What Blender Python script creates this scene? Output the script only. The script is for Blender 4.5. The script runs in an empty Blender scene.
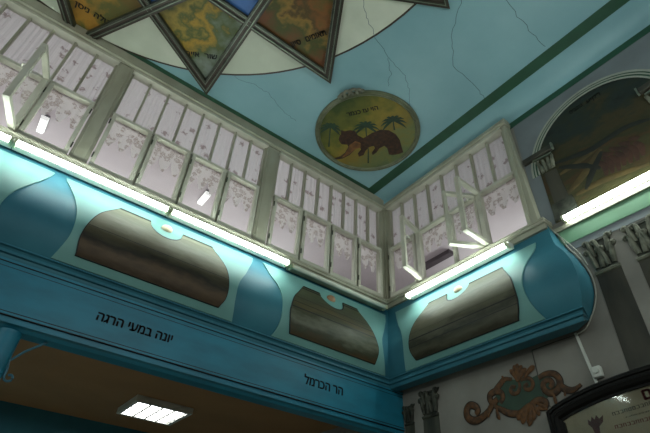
import bpy, bmesh, math, random
from mathutils import Vector, Matrix
random.seed(7)
C = bpy.context.scene.collection
PI = math.pi

# ------------------------------------------------------------------ helpers
class MB:
    def __init__(s): s.bm = bmesh.new()
    def face(s, pts):
        try: return s.bm.faces.new([s.bm.verts.new(p) for p in pts])
        except ValueError: return None
    def hexa(s, lo, hi):                      # two quads with matching winding
        a = [s.bm.verts.new(p) for p in lo]; b = [s.bm.verts.new(p) for p in hi]
        s.bm.faces.new(a[::-1]); s.bm.faces.new(b)
        for i in range(4):
            j = (i+1) % 4; s.bm.faces.new((a[i], a[j], b[j], b[i]))
        return s
    def box(s, x0, x1, y0, y1, z0, z1):
        return s.hexa([(x0,y0,z0),(x1,y0,z0),(x1,y1,z0),(x0,y1,z0)], [(x0,y0,z1),(x1,y0,z1),(x1,y1,z1),(x0,y1,z1)])
    def prism(s, lo, hi):                     # polygon pair of equal length
        a = [s.bm.verts.new(p) for p in lo]; b = [s.bm.verts.new(p) for p in hi]
        s.bm.faces.new(a[::-1]); s.bm.faces.new(b); n = len(a)
        for i in range(n):
            j = (i+1) % n; s.bm.faces.new((a[i], a[j], b[j], b[i]))
        return s
    def strip(s, rings, cap=True, closed=True):
        rs = [[s.bm.verts.new(p) for p in r] for r in rings]; n = len(rs[0])
        for r0, r1 in zip(rs, rs[1:]):
            for i in range(n if closed else n-1):
                j = (i+1) % n
                s.bm.faces.new((r0[i], r0[j], r1[j], r1[i]))
        if cap and closed:
            s.bm.faces.new(rs[0][::-1]); s.bm.faces.new(rs[-1])
        return s
    def tube(s, pts, r, seg=10, flat=None):   # r number or list; flat = (axis vector, factor) squashes the section
        pts = [Vector(p) for p in pts]; rings = []
        up = Vector((0,0,1))
        for i, p in enumerate(pts):
            t = (pts[min(i+1, len(pts)-1)] - pts[max(i-1, 0)]).normalized()
            if flat: n = Vector(flat[0])
            else:
                n = up if abs(t.dot(up)) < .95 else Vector((1,0,0))
            b = t.cross(n).normalized(); n = b.cross(t).normalized()
            rr = r[i] if isinstance(r, (list, tuple)) else r
            f = flat[1] if flat else 1
            rings.append([p + b*math.cos(a)*rr + n*math.sin(a)*rr*f for a in [2*PI*k/seg for k in range(seg)]])
        return s.strip(rings)
    def lathe(s, prof, center, axis='z', seg=24):
        rings = []
        for r, h in prof:
            ring = []
            for k in range(seg):
                a = 2*PI*k/seg; u, v = r*math.cos(a), r*math.sin(a)
                p = {'z': (u, v, h), 'x': (h, u, v), 'y': (v, h, u)}[axis]
                ring.append(Vector(center)+Vector(p))
            rings.append(ring)
        return s.strip(rings)
    def build(s, name, mat, parent=None, bevel=0, smooth=False, kind=None):
        bmesh.ops.recalc_face_normals(s.bm, faces=s.bm.faces)
        me = bpy.data.meshes.new(name); s.bm.to_mesh(me); s.bm.free()
        if smooth:
            me.polygons.foreach_set('use_smooth', [True]*len(me.polygons))
            try: me.set_sharp_from_angle(angle=math.radians(40))
            except Exception: pass
        o = bpy.data.objects.new(name, me); C.objects.link(o); me.materials.append(mat)
        if parent is not None:
            o.parent = parent
            o.matrix_parent_inverse = Matrix.Identity(4)
            # geometry is authored in world space: keep it there
            o.matrix_basis = parent.matrix_world_at.inverted() if hasattr(parent, 'matrix_world_at') else MW(parent).inverted()
        if bevel:
            m = o.modifiers.new('bevel', 'BEVEL'); m.width = bevel; m.segments = 2; m.limit_method = 'ANGLE'
        if kind: o['kind'] = kind
        return o

def MW(o):
    m = o.matrix_basis.copy()
    return (MW(o.parent) @ m) if o.parent else m

def thing(name, loc, label, cat, group=None):
    o = bpy.data.objects.new(name, None); C.objects.link(o); o.location = loc
    o.empty_display_size = .1
    tag(o, label, cat, group); return o
def tag(o, label, cat, group=None):
    o['label'] = label; o['category'] = cat
    if group: o['group'] = group
    return o
def struct(name, loc=(0,0,0)):
    o = bpy.data.objects.new(name, None); C.objects.link(o); o.location = loc; o['kind'] = 'structure'; return o

# ------------------------------------------------------------------ materials
def hexlin(h):
    h = h.lstrip('#'); v = [int(h[i:i+2], 16)/255 for i in (0,2,4)]
    return [(c/12.92 if c <= .04045 else ((c+.055)/1.055)**2.4) for c in v] + [1]
def mat(name, col, rough=.6, var=.12, scale=6, col2=None, stretch=(1,1,1), metal=0, bump=0, bscale=40, spec=.5, detail=6, lo=.35, hi=.65):
    m = bpy.data.materials.new(name); m.use_nodes = True; nt = m.node_tree; N = nt.nodes; L = nt.links
    b = N['Principled BSDF']; b.inputs['Roughness'].default_value = rough; b.inputs['Metallic'].default_value = metal
    b.inputs['Specular IOR Level'].default_value = spec
    c = hexlin(col); d = hexlin(col2) if col2 else [x*(1-var*2) for x in c[:3]]+[1]
    tc = N.new('ShaderNodeTexCoord'); mp = N.new('ShaderNodeMapping'); mp.inputs['Scale'].default_value = stretch
    no = N.new('ShaderNodeTexNoise'); no.inputs['Scale'].default_value = scale; no.inputs['Detail'].default_value = detail
    rp = N.new('ShaderNodeValToRGB'); rp.color_ramp.elements[0].position = lo; rp.color_ramp.elements[1].position = hi
    rp.color_ramp.elements[0].color = d; rp.color_ramp.elements[1].color = c
    L.new(tc.outputs['Object'], mp.inputs[0]); L.new(mp.outputs[0], no.inputs[0]); L.new(no.outputs[0], rp.inputs[0]); L.new(rp.outputs[0], b.inputs['Base Color'])
    if bump:
        n2 = N.new('ShaderNodeTexNoise'); n2.inputs['Scale'].default_value = bscale; n2.inputs['Detail'].default_value = 4
        L.new(tc.outputs['Object'], n2.inputs[0])
        bp = N.new('ShaderNodeBump'); bp.inputs['Strength'].default_value = bump; bp.inputs['Distance'].default_value = .01
        L.new(n2.outputs[0], bp.inputs['Height']); L.new(bp.outputs[0], b.inputs['Normal'])
    return m
def emis(name, col, strength):
    m = bpy.data.materials.new(name); m.use_nodes = True; N = m.node_tree.nodes
    b = N['Principled BSDF']; b.inputs['Base Color'].default_value = hexlin(col)
    b.inputs['Emission Color'].default_value = hexlin(col); b.inputs['Emission Strength'].default_value = strength
    return m
def painting_mat(name, stops, axis=2, scale=2.5, amp=.25, rough=.5, warp=(1,1,2.5), fine=10, bump=.25):
    """a painted scene: colour bands down the canvas broken up by noise"""
    m = bpy.data.materials.new(name); m.use_nodes = True; nt = m.node_tree; N = nt.nodes; L = nt.links
    b = N['Principled BSDF']; b.inputs['Roughness'].default_value = rough; b.inputs['Specular IOR Level'].default_value = .35
    tc = N.new('ShaderNodeTexCoord'); sx = N.new('ShaderNodeSeparateXYZ'); L.new(tc.outputs['Generated'], sx.inputs[0])
    mp = N.new('ShaderNodeMapping'); mp.inputs['Scale'].default_value = warp; L.new(tc.outputs['Object'], mp.inputs[0])
    no = N.new('ShaderNodeTexNoise'); no.inputs['Scale'].default_value = scale; no.inputs['Detail'].default_value = 7; L.new(mp.outputs[0], no.inputs[0])
    n2 = N.new('ShaderNodeTexNoise'); n2.inputs['Scale'].default_value = fine; n2.inputs['Detail'].default_value = 4; L.new(mp.outputs[0], n2.inputs[0])
    a = N.new('ShaderNodeMath'); a.operation = 'MULTIPLY_ADD'; a.inputs[1].default_value = amp*2; L.new(no.outputs[0], a.inputs[0]); L.new(sx.outputs[axis], a.inputs[2])
    a2 = N.new('ShaderNodeMath'); a2.operation = 'MULTIPLY_ADD'; a2.inputs[1].default_value = amp*.8; L.new(n2.outputs[0], a2.inputs[0]); L.new(a.outputs[0], a2.inputs[2])
    s = N.new('ShaderNodeMath'); s.operation = 'SUBTRACT'; s.inputs[1].default_value = amp*1.4; L.new(a2.outputs[0], s.inputs[0])
    rp = N.new('ShaderNodeValToRGB'); cr = rp.color_ramp
    for i, (p, c) in enumerate(stops):
        e = cr.elements[i] if i < 2 else cr.elements.new(p)
        e.position = p; e.color = hexlin(c)
    L.new(s.outputs[0], rp.inputs[0]); L.new(rp.outputs[0], b.inputs['Base Color'])
    if bump:
        bp = N.new('ShaderNodeBump'); bp.inputs['Strength'].default_value = bump; bp.inputs['Distance'].default_value = .01
        L.new(n2.outputs[0], bp.inputs['Height']); L.new(bp.outputs[0], b.inputs['Normal'])
    return m
def lace_mat(name, base, flower, scale, thr, rough=.9, fold=None):
    m = bpy.data.materials.new(name); m.use_nodes = True; nt = m.node_tree; N = nt.nodes; L = nt.links
    b = N['Principled BSDF']; b.inputs['Roughness'].default_value = rough; b.inputs['Specular IOR Level'].default_value = .1
    tc = N.new('ShaderNodeTexCoord')
    vo = N.new('ShaderNodeTexVoronoi'); vo.inputs['Scale'].default_value = scale; vo.inputs['Randomness'].default_value = .65; L.new(tc.outputs['Object'], vo.inputs[0])
    no = N.new('ShaderNodeTexNoise'); no.inputs['Scale'].default_value = scale*5; no.inputs['Detail'].default_value = 3; L.new(tc.outputs['Object'], no.inputs[0])
    a = N.new('ShaderNodeMath'); a.operation = 'MULTIPLY_ADD'; a.inputs[1].default_value = .75; L.new(no.outputs[0], a.inputs[0]); L.new(vo.outputs['Distance'], a.inputs[2])
    rp = N.new('ShaderNodeValToRGB'); rp.color_ramp.elements[0].position = thr; rp.color_ramp.elements[0].color = hexlin(flower)
    rp.color_ramp.elements[1].position = thr+.13; rp.color_ramp.elements[1].color = hexlin(base)
    L.new(a.outputs[0], rp.inputs[0]); L.new(rp.outputs[0], b.inputs['Base Color'])
    tr = N.new('ShaderNodeBsdfTranslucent'); L.new(rp.outputs[0], tr.inputs[0]); mx = N.new('ShaderNodeMixShader'); mx.inputs[0].default_value = .55
    L.new(b.outputs[0], mx.inputs[1]); L.new(tr.outputs[0], mx.inputs[2]); L.new(mx.outputs[0], N['Material Output'].inputs['Surface'])
    return m
def glass_mat(name, tint='#ffffff', refl=1.0, rough=.02):
    m = bpy.data.materials.new(name); m.use_nodes = True; nt = m.node_tree; N = nt.nodes; L = nt.links
    N.remove(N['Principled BSDF']); out = N['Material Output']
    t = N.new('ShaderNodeBsdfTransparent'); t.inputs[0].default_value = hexlin(tint)
    g = N.new('ShaderNodeBsdfGlossy'); g.inputs['Roughness'].default_value = rough
    f = N.new('ShaderNodeFresnel'); f.inputs[0].default_value = 1.45
    mu = N.new('ShaderNodeMath'); mu.operation = 'MULTIPLY'; mu.inputs[1].default_value = refl; L.new(f.outputs[0], mu.inputs[0])
    ge = N.new('ShaderNodeNewGeometry'); iv = N.new('ShaderNodeMath'); iv.operation = 'SUBTRACT'; iv.inputs[0].default_value = 1; L.new(ge.outputs['Backfacing'], iv.inputs[1])
    m2 = N.new('ShaderNodeMath'); m2.operation = 'MULTIPLY'; L.new(mu.outputs[0], m2.inputs[0]); L.new(iv.outputs[0], m2.inputs[1]); mu = m2   # reflect at the outer face only
    x = N.new('ShaderNodeMixShader'); L.new(mu.outputs[0], x.inputs[0]); L.new(t.outputs[0], x.inputs[1]); L.new(g.outputs[0], x.inputs[2]); L.new(x.outputs[0], out.inputs[0])
    return m

M = dict(
 ceil=mat('ceiling blue paint', '#88b0b9', .42, .05, 1.3, '#7aa3ad', bump=.08, bscale=3),
 cream=mat('cream ceiling paint', '#cfd3c4', .55, .06, 2.0, '#bcc2b2'),
 green=mat('dark green stripe paint', '#24503a', .5, .1, 5),
 wall=mat('grey wall distemper', '#95918a', .75, .1, 2.2, '#827e78', bump=.15, bscale=14),
 wallblue=mat('blue grey wall paint', '#7c8388', .7, .1, 2.5, '#70767b'),
 band=mat('green wall band paint', '#6f9a7c', .5, .08, 3),
 wood=mat('pale green grey window paint', '#a9a796', .45, .1, 5, '#979583', stretch=(1,1,.4)),
 woodl=mat('pale sash paint', '#c3c1b3', .42, .08, 5, '#b2b0a1'),
 teal=mat('dark teal parapet paint', '#3a7a8c', .5, .1, 2.4, '#326d80', bump=.12, bscale=9, spec=.35),
 turq=mat('turquoise panel paint', '#78a9a6', .5, .06, 2, '#6d9d9a', bump=.08, bscale=9, spec=.35),
 beam=mat('blue beam paint', '#2183a0', .45, .12, 3, '#1f738c', stretch=(1,1,3), bump=.08, bscale=12),
 brown=mat('brown plaster soffit', '#a07c55', .8, .06, 2),
 crack=mat('hairline crack', '#4f6a72', .7, .1, 30),
 ray=mat('olive brown ray paint', '#5a4a28', .6, .3, 9, '#3f361f'),
 rock=mat('dark rock paint', '#22241d', .6, .2, 9),
 robe=mat('dull red robe paint', '#452a1e', .6, .3, 14, '#2f1d15'),
 medf=mat('olive gilt round frame', '#6d7159', .4, .15, 9, '#565b46', metal=.15),
 pale=mat('pale arch line', '#a4a79c', .6, .08, 9),
 printk=mat('faded black print', '#33312b', .7, .1, 20),
 gal=mat('pinkish gallery plaster', '#bfb6ba', .85, .04, 1.5, '#b6acb0', spec=.1),
 beamd=mat('dark gallery timber', '#4a3f45', .7, .1, 6),
 dark=mat('black painted line', '#15130f', .6, .1, 5),
 ink=mat('black lettering paint', '#0d0d0d', .6, .05, 5),
 redink=mat('red lettering paint', '#5a1a1c', .7, .05, 5),
 gilt=mat('grey green gilt moulding', '#484c40', .36, .15, 14, '#33372e', metal=.25),
 giltl=mat('silvered moulding bead', '#7c8476', .32, .1, 14, metal=.35),
 giltd=mat('brown moulding groove', '#3c2f26', .45, .15, 10),
 plastic=mat('cream plastic', '#cfd0b0', .5, .05, 8),
 white=mat('white enamel', '#d5d7d0', .45, .05, 8),
 iron=mat('blue painted iron', '#4c7f93', .4, .1, 12),
 steel=mat('dull hinge metal', '#4e5145', .4, .1, 20, metal=.6),
 ivory=mat('ivory boss', '#e3d3b4', .4, .08, 20),
 copper=mat('copper boss', '#b08460', .4, .1, 20),
 stone=mat('painted grey green capital', '#7b7c6c', .7, .25, 12, '#4a4c40'),
 stoned=mat('painted dark capital', '#4a4c42', .7, .3, 14, '#22241d'),
 shaft=mat('painted dark marble shaft', '#423f35', .6, .25, 3, '#2c2b24', stretch=(1,2.5,.8)),
 shaftl=mat('painted brown column shaft', '#4a4a3e', .6, .25, 4, '#2c2e26', stretch=(1,2.5,.6)),
 orn=mat('ochre scroll paint', '#6b4522', .65, .3, 26, '#3c2614'),
 ornl=mat('light ochre leaf paint', '#754c26', .65, .3, 30, '#422a15'),
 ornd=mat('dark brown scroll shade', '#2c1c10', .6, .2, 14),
 orng=mat('dark green cartouche field', '#2f4a38', .6, .2, 9, '#253c2e'),
 frame=mat('dark stained wood frame', '#120f0d', .55, .2, 8, '#0b0908', stretch=(1,1,3), spec=.2),
 parch=mat('aged parchment', '#8d866f', .7, .12, 5, '#777059'),
 flame=mat('maroon emblem print', '#4a2a26', .7, .2, 18),
 cable=mat('grey white cable', '#b9b8ad', .5, .08, 30),
 wire=mat('thin dark wire', '#45423f', .6, .1, 30),
 goldc=mat('gilded capital', '#a8843c', .35, .3, 22, '#5a4318', metal=.5),
 card=mat('white folded card', '#e8e8e8', .6, .04, 9),
 cardd=mat('grey card edge', '#77787a', .6, .04, 9),
 leop=mat('leopard paint', '#432815', .45, .3, 22, '#25160d', stretch=(1,1,1)),
 chest=mat('leopard chest paint', '#7d5226', .45, .25, 16, '#54341a'),
 palm=mat('palm green paint', '#1f3f2c', .5, .25, 12),
 blue=mat('sky blue painted centre', '#3f6fb4', .45, .12, 4, '#2f5590'),
 floor=mat('stone floor tiles', '#b0a898', .5, .15, 2),
 glass=glass_mat('window glass'),
 fglass=glass_mat('picture glass', refl=1.4, rough=.05),
 tube=emis('lit fluorescent tube', '#eefcf3', 17),
 tubeoff=mat('unlit tube', '#d9ddd2', .25, .03, 8),
 glow=emis('lit lamp shade', '#f4f6f4', .45),
 panel=emis('lit ceiling panel', '#ffffff', 5),
)
M['curtain'] = lace_mat('pink grey sprigged curtain', '#c9c2c6', '#97888a', 7.0, .515)
M['plain'] = mat('plain grey pink net', '#b4abad', .9, .04, 3, '#a8a0a2', spec=.1)
M['lace'] = lace_mat('lace valance', '#cdc5c6', '#8f7f79', 15, .30)
cr_ = next(n for n in M['lace'].node_tree.nodes if n.type == 'VALTORGB').color_ramp
for p_, c_ in ((.56,'#cdc5c6'),(.62,'#93837d'),(.70,'#c6bdbd'),(.80,'#978781'),(.9,'#cdc5c6')):
    e_ = cr_.elements.new(p_); e_.color = hexlin(c_)
M['pink'] = mat('dusty pink backing', '#b09a9b', .9, .05, 3, '#a39091', spec=.1)
M['paint_a'] = painting_mat('dusk landscape painting', [(0,'#33230f'),(.16,'#54402a'),(.3,'#201c12'),(.42,'#423d2c'),(.6,'#5d5841'),(.8,'#5a5a45'),(1,'#6b6b57')], 2, 1.6, .22)
M['paint_b'] = painting_mat('olive hills painting', [(0,'#4a3820'),(.15,'#3a3c2a'),(.28,'#5e5f4e'),(.4,'#3c3f2a'),(.55,'#52492c'),(.72,'#3f4231'),(.88,'#4c4e39'),(1,'#525542')], 2, 2.2, .28)
M['paint_c'] = painting_mat('grey sea painting', [(0,'#302a1a'),(.14,'#4c4a3a'),(.28,'#2f2f22'),(.42,'#565543'),(.62,'#5f5d48'),(.8,'#484a38'),(1,'#525441')], 2, 2.0, .24)
M['paint_l'] = painting_mat('dark lunette painting', [(0,'#4e4a2e'),(.2,'#3a3822'),(.32,'#46341f'),(.45,'#33331f'),(.6,'#3f3620'),(.72,'#2c3024'),(.85,'#262e2a'),(1,'#20241e')], 2, 2.0, .5, rough=.55, warp=(1,1.2,2))
M['paint_m'] = painting_mat('golden meadow painting', [(0,'#3c4a22'),(.3,'#5f6028'),(.5,'#85752f'),(.65,'#7a6a30'),(.85,'#6c7144'),(1,'#5e6a48')], 0, 4, .45, warp=(1,1,1))
TIP = [painting_mat('orchard tip painting', [(0,'#3c4626'),(.3,'#96803a'),(.42,'#4a552a'),(.55,'#a4822f'),(.7,'#4f5a34'),(1,'#7c867e')], 0, 3.6, .6, warp=(1,1,1)),
       painting_mat('autumn tip painting', [(0,'#4a5228'),(.3,'#7a4e24'),(.45,'#4c3c1e'),(.55,'#8a6a30'),(.7,'#454a20'),(1,'#6a3e1e')], 1, 3.8, .6, warp=(1,1,1)),
       painting_mat('amber tip painting', [(0,'#3f4a22'),(.3,'#8a6424'),(.5,'#a0742a'),(.7,'#5a5a2a'),(1,'#6a5222')], 0, 3.6, .6, warp=(1,1,1))]

def spline(P, k=5):
    P = [Vector(p) for p in P]; R = []
    for i in range(len(P)-1):
        p0, p1, p2, p3 = P[max(i-1,0)], P[i], P[i+1], P[min(i+2,len(P)-1)]
        for j in range(k):
            s = j/k; R.append(.5*((2*p1)+(p2-p0)*s+(2*p0-5*p1+4*p2-p3)*s*s+(3*p1-p0-3*p2+p3)*s**3))
    return R+[P[-1]]
# ------------------------------------------------------------------ text
def text(name, s, size, origin, right, up, m, parent, bold=0.0, thick=.002, squeeze=1.0):
    """a line of lettering centred on origin, in visual order from its left"""
    cu = bpy.data.curves.new(name, 'FONT'); cu.body = s; cu.size = size; cu.align_x = 'CENTER'; cu.align_y = 'CENTER'
    cu.extrude = thick
    tmp = bpy.data.objects.new('tmp', cu); C.objects.link(tmp)
    dg = bpy.context.evaluated_depsgraph_get(); dg.update()
    me = bpy.data.meshes.new_from_object(tmp.evaluated_get(dg))
    bpy.data.objects.remove(tmp); bpy.data.curves.remove(cu)
    r = Vector(right).normalized(); u = Vector(up); u = (u - r*u.dot(r)).normalized(); n = r.cross(u)
    mw = Matrix(((r.x*squeeze, u.x, n.x, origin[0]), (r.y*squeeze, u.y, n.y, origin[1]), (r.z*squeeze, u.z, n.z, origin[2]), (0,0,0,1)))
    if bold:
        b = bmesh.new()
        for dx, dy in ((-bold,0),(bold,0),(0,-bold*.6),(0,bold*.6)):
            m2 = me.copy(); m2.transform(Matrix.Translation((dx, dy, 0))); b.from_mesh(m2); bpy.data.meshes.remove(m2)
        b.to_mesh(me); b.free()
    me.transform(mw); me.name = name
    me.materials.clear(); me.materials.append(m)
    o = bpy.data.objects.new(name, me); C.objects.link(o)
    if parent is not None:
        o.parent = parent; o.matrix_basis = MW(parent).inverted()
    return o
def heb(s): return s[::-1]

# ================================================================== ROOM SHELL
ZC = 5.88          # flat ceiling
XW = .06           # face of the end wall
XL, YB = -8.1, -4.84
XE = -5.6          # gallery modelled up to here
f = MB().box(XL, XW, YB, 3.0, -.1, 0).build('floor', M['floor'], kind='structure')
# ceiling slab with a shallow cove towards the end wall
mb = MB(); prof = [(XL-.1, ZC+.2), (XL-.1, ZC), (-.225, ZC)]
for k in range(1, 9):
    a = k/8*PI/2; prof.append((-.225 + .285*math.sin(a), ZC - .10*(1-math.cos(a))))
prof += [(XW+.2, ZC-.10), (XW+.2, ZC+.2)]
mb.prism([(x, YB-.1, z) for x, z in prof], [(x, .12, z) for x, z in prof])
ceiling = mb.build('ceiling', M['ceil'], smooth=True, kind='structure')
# green border stripes on the ceiling
MB().box(XL, -.23, -.105, -.002, ZC-.004, ZC).build('border_stripe', M['green'], ceiling)
MB().box(-.36, -.23, YB, -.105, ZC-.004, ZC).build('border_stripe', M['green'], ceiling)
# end wall (lunette, painted columns) and its stripe under the cove
wall_end = MB().box(XW, XW+.2, YB, 3.0, 0, 4.23).box(XW, XW+.2, YB, -1.92, 4.23, ZC-.09).build('wall_end', M['wall'], kind='structure')
MB().box(XW-.006, XW, YB, -1.96, 5.705, 5.785).build('border_stripe', M['green'], wall_end)
MB().box(XW-.003, XW, YB, -1.99, 4.30, 5.705).build('upper_field', M['wallblue'], wall_end)
MB().box(XW-.012, XW, YB, -2.10, 4.05, 4.19).build('green_band', M['band'], wall_end)
MB().box(XW-.004, XW, YB, -2.14, 3.98, 4.05).build('blue_band', M['wallblue'], wall_end)
MB().box(XW-.03, XW, YB, -2.08, 4.19, 4.235).build('ledge_strip', M['wood'], wall_end, bevel=.004)
MB().box(XL-.2, XL, YB, 3.0, 0, ZC).build('wall_far', M['wall'], kind='structure')
MB().box(XL, XW, YB-.2, YB, 0, ZC).build('wall_back', M['wall'], kind='structure')
# under-gallery: soffit, rear wall; gallery room behind the curtains
MB().box(XE, XW, .03, 3.0, 3.15, 3.27).build('ceiling_soffit', M['brown'], kind='structure')
MB().box(XE, XW, 2.95, 3.1, 0, 3.15).build('wall_aisle', M['teal'], kind='structure')
# the women's gallery behind the windows, an L round the corner
GY, GX = 2.7, 2.6
MB().box(XE, GX, .10, GY, 4.15, 4.23).box(XW+.2, GX, -2.05, .10, 4.15, 4.23).build('floor_gallery', M['gal'], kind='structure')
MB().box(XE, GX, .12, GY, 5.85, 5.95).box(.10, GX, -2.05, .12, 5.85, 5.95).build('ceiling_gallery', M['gal'], kind='structure')
MB().box(XE, GX+.1, GY, GY+.1, 4.15, 5.95).build('wall_gallery_rear', M['gal'], kind='structure')
MB().box(GX, GX+.1, -2.15, GY, 4.15, 5.95).build('wall_gallery_side', M['gal'], kind='structure')
MB().box(.26, GX, -2.15, -2.05, 4.15, 5.95).build('wall_gallery_end', M['gal'], kind='structure')
MB().box(XE-.1, XE, .10, GY, 4.15, 5.95).build('wall_gallery_far', M['gal'], kind='structure')
MB().box(1.44, 1.54, .12, .70, 5.78, 5.85).build('trim_gallery_beam', M['beamd'], kind='structure')

# ceiling cracks (fine dark lines in the plaster)
def crack(pts, w=.0045):
    mb = MB(); P = []
    for (a, b) in zip(pts, pts[1:]):
        for k in range(6):
            t = k/6; P.append((a[0]+(b[0]-a[0])*t+random.uniform(-.012,.012), a[1]+(b[1]-a[1])*t+random.uniform(-.012,.012)))
    P.append(pts[-1])
    for i, (a, b) in enumerate(zip(P, P[1:])):
        d = Vector((b[0]-a[0], b[1]-a[1], 0)); n = Vector((-d.y, d.x, 0)).normalized()*min(w, .0055)*.5
        zz = lambda p: ZC-(.0070 if math.hypot(p[0]+4.06, p[1]+2.42) < 2.40 else .0012)
        A = Vector((a[0], a[1], max(zz(a), zz(b)) if zz(a) == zz(b) else min(zz(a), zz(b)))); B = Vector((b[0], b[1], A.z))
        mb.face([A-n, B-n, B+n, A+n])
    o = mb.build('crack', M['crack'], ceiling)
    return o
crack([(-2.1,-1.99),(-1.94,-1.88),(-1.78,-1.79),(-1.50,-1.69),(-1.36,-1.58),(-1.26,-1.44)], .0045)
crack([(-1.50,-1.69),(-1.25,-1.66),(-1.05,-1.55),(-.85,-1.35)], .004)
crack([(-1.41,-2.56),(-1.18,-2.24),(-.92,-2.03),(-.46,-2.0),(-.27,-1.95)], .006)
crack([(-1.14,-2.78),(-.72,-2.74),(-.40,-2.73)], .006)
crack([(-2.60,-.5),(-2.35,-.55),(-2.2,-.55),(-1.95,-.45),(-1.75,-.42)], .004)

# ================================================================== GALLERY PARAPET
PROF = [(4.27,.02),(4.15,.025),(4.08,.035),(4.02,.055),(3.96,.09),(3.90,.125),(3.84,.155),(3.77,.183),(3.70,.203),(3.62,.214),(3.55,.212),(3.48,.196),(3.42,.173),(3.375,.150)]
def out(z):
    for (z0, o0), (z1, o1) in zip(PROF, PROF[1:]):
        if z <= z0 and z >= z1: return o0 + (o1-o0)*(z0-z)/(z0-z1)
    return PROF[0][1] if z > PROF[0][0] else PROF[-1][1]
YE = -2.05
MOULD = [(3.373,.158),(3.362,.160),(3.357,.142),(3.345,.134),(3.335,.138),(3.322,.138),(3.317,.120),(3.30,.118),(3.285,.112),(3.285,.0)]
full = PROF + MOULD
mb = MB(); mb.strip([[(XE, -o, z) for z, o in full], [(-o, -o, z) for z, o in full]], closed=False)
wall_l = mb.build('wall_parapet_long', M['teal'], smooth=True, kind='structure')
WALLP = [(4.27,.0),(4.187,.035),(4.036,.078),(3.89,.142),(3.734,.188),(3.64,.192),(3.556,.182),(3.436,.136),(3.375,.09),(3.345,.07),(3.2,.06)]
def wallp(z):
    for (z0, o0), (z1, o1) in zip(WALLP, WALLP[1:]):
        if z <= z0 and z >= z1: return o0 + (o1-o0)*(z0-z)/(z0-z1)
mb = MB(); mb.strip([[(-o, -o, z) for z, o in full], [(-o, YE-min(o, .215), z) for z, o in full], [(XW, YE-(wallp(z) if z > 3.374 else .085), max(z, 3.362)) for z, o in full]], closed=False)
wall_r = mb.build('wall_parapet_short', M['teal'], smooth=True, kind='structure')

# beam under the long gallery: fascia with fillets, lettering
BF = .115
bp = [(.03,3.29),(-.121,3.29),(-.121,3.272),(-.115,3.268),(-.115,2.945),(-.121,2.941),(-.121,2.926),(-.108,2.921),(-.108,2.905),(-.124,2.90),(-.124,2.876),(-.10,2.868),(-.08,2.85),(.03,2.85)]
mb = MB(); mb.prism([(XE, y, z) for y, z in bp], [(XW, y, z) for y, z in bp])
beam = mb.build('trim_beam', M['beam'], kind='structure')
for z, w_ in ((3.270, .007), (3.238, .0008)):
    MB().box(XE, XW, -BF-w_, -BF, z-.002, z+.002).build('painted_line', M['dark'], beam)
for z, w_ in ((2.944, .0068), (2.9225, .0068)): MB().box(XE, XW, -BF-w_, -.095, z-.0025, z+.0025).build('painted_line', M['dark'], beam)
text('lettering', heb('יונה במעי הרגה'), .10, (-2.68, -BF-.001, 3.098), (1,0,0), (0,0,1), M['ink'], beam, bold=.003, squeeze=.92)
text('lettering', heb('הר הכרמל'), .115, (-.93, -BF-.001, 3.112), (1,0,0), (0,0,1), M['ink'], beam, bold=.003, squeeze=.88)

# ================================================================== PANELS AND PAINTINGS ON THE PARAPET
def board(name, side, L, R, zt, zb, off, thick, mtl, parent, notch=None, rows=26):
    """a board bent over the parapet's curve. L(z), R(z) give its ends; notch = (centre, radius) cut from its top edge"""
    zs = [zt + (zb-zt)*i/rows for i in range(rows+1)]
    if notch:
        zs += [zt - notch[1]*math.sin(a) for a in [k/9*PI/2 for k in range(1, 10)]]
        zs = sorted(set(round(z, 5) for z in zs), reverse=True)
    def P(u, z, d):
        o = out(z) + d
        return Vector((u, -o, z)) if side == 'long' else Vector((-o, u, z))
    mb = MB(); bm = mb.bm; NC = 5
    def sheet(d):
        G = []
        for z in zs:
            l, r = L(z), R(z); c = notch[0] if notch else (l+r)/2; w = 0
            if notch:
                h = zt - z
                if h <= notch[1]+1e-4: w = math.copysign(math.sqrt(max(0, notch[1]**2-h*h)), r-l)
            a = [bm.verts.new(P(l+(c-w-l)*k/NC, z, d)) for k in range(NC+1)]
            if abs(w) < 1e-3: b = [a[-1]] + [bm.verts.new(P(c+(r-c)*k/NC, z, d)) for k in range(1, NC+1)]
            else: b = [bm.verts.new(P(c+w+(r-c-w)*k/NC, z, d)) for k in range(NC+1)]
            G.append((a, b))
        return G
    A = sheet(off+thick); B = sheet(off)
    for (G, fl) in ((A, 0), (B, 1)):
        for (a0, b0), (a1, b1) in zip(G, G[1:]):
            for p, q in ((a0, a1), (b0, b1)):
                for k in range(NC):
                    v = [p[k], p[k+1], q[k+1], q[k]]
                    bm.faces.new(v[::-1] if fl else v)
    bm.verts.index_update()
    edges = []                                     # skirt: pair boundary edges of the two sheets
    va = [v for a, b in A for v in a+[x for x in b if x not in a]]; vb = [v for a, b in B for v in a+[x for x in b if x not in a]]
    mp = dict(zip(va, vb)); sa = set(va)
    for e in list(bm.edges):
        if len(e.link_faces) == 1 and e.verts[0] in sa and e.verts[1] in sa: edges.append(e)
    for e in edges:
        p, q = e.verts
        try: bm.faces.new((p, q, mp[q], mp[p]))
        except ValueError: pass
    return mb.build(name, mtl, parent, smooth=True)
ZT, ZB = 4.15, 3.377
GP = 'turquoise boards on the gallery parapet'
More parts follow.
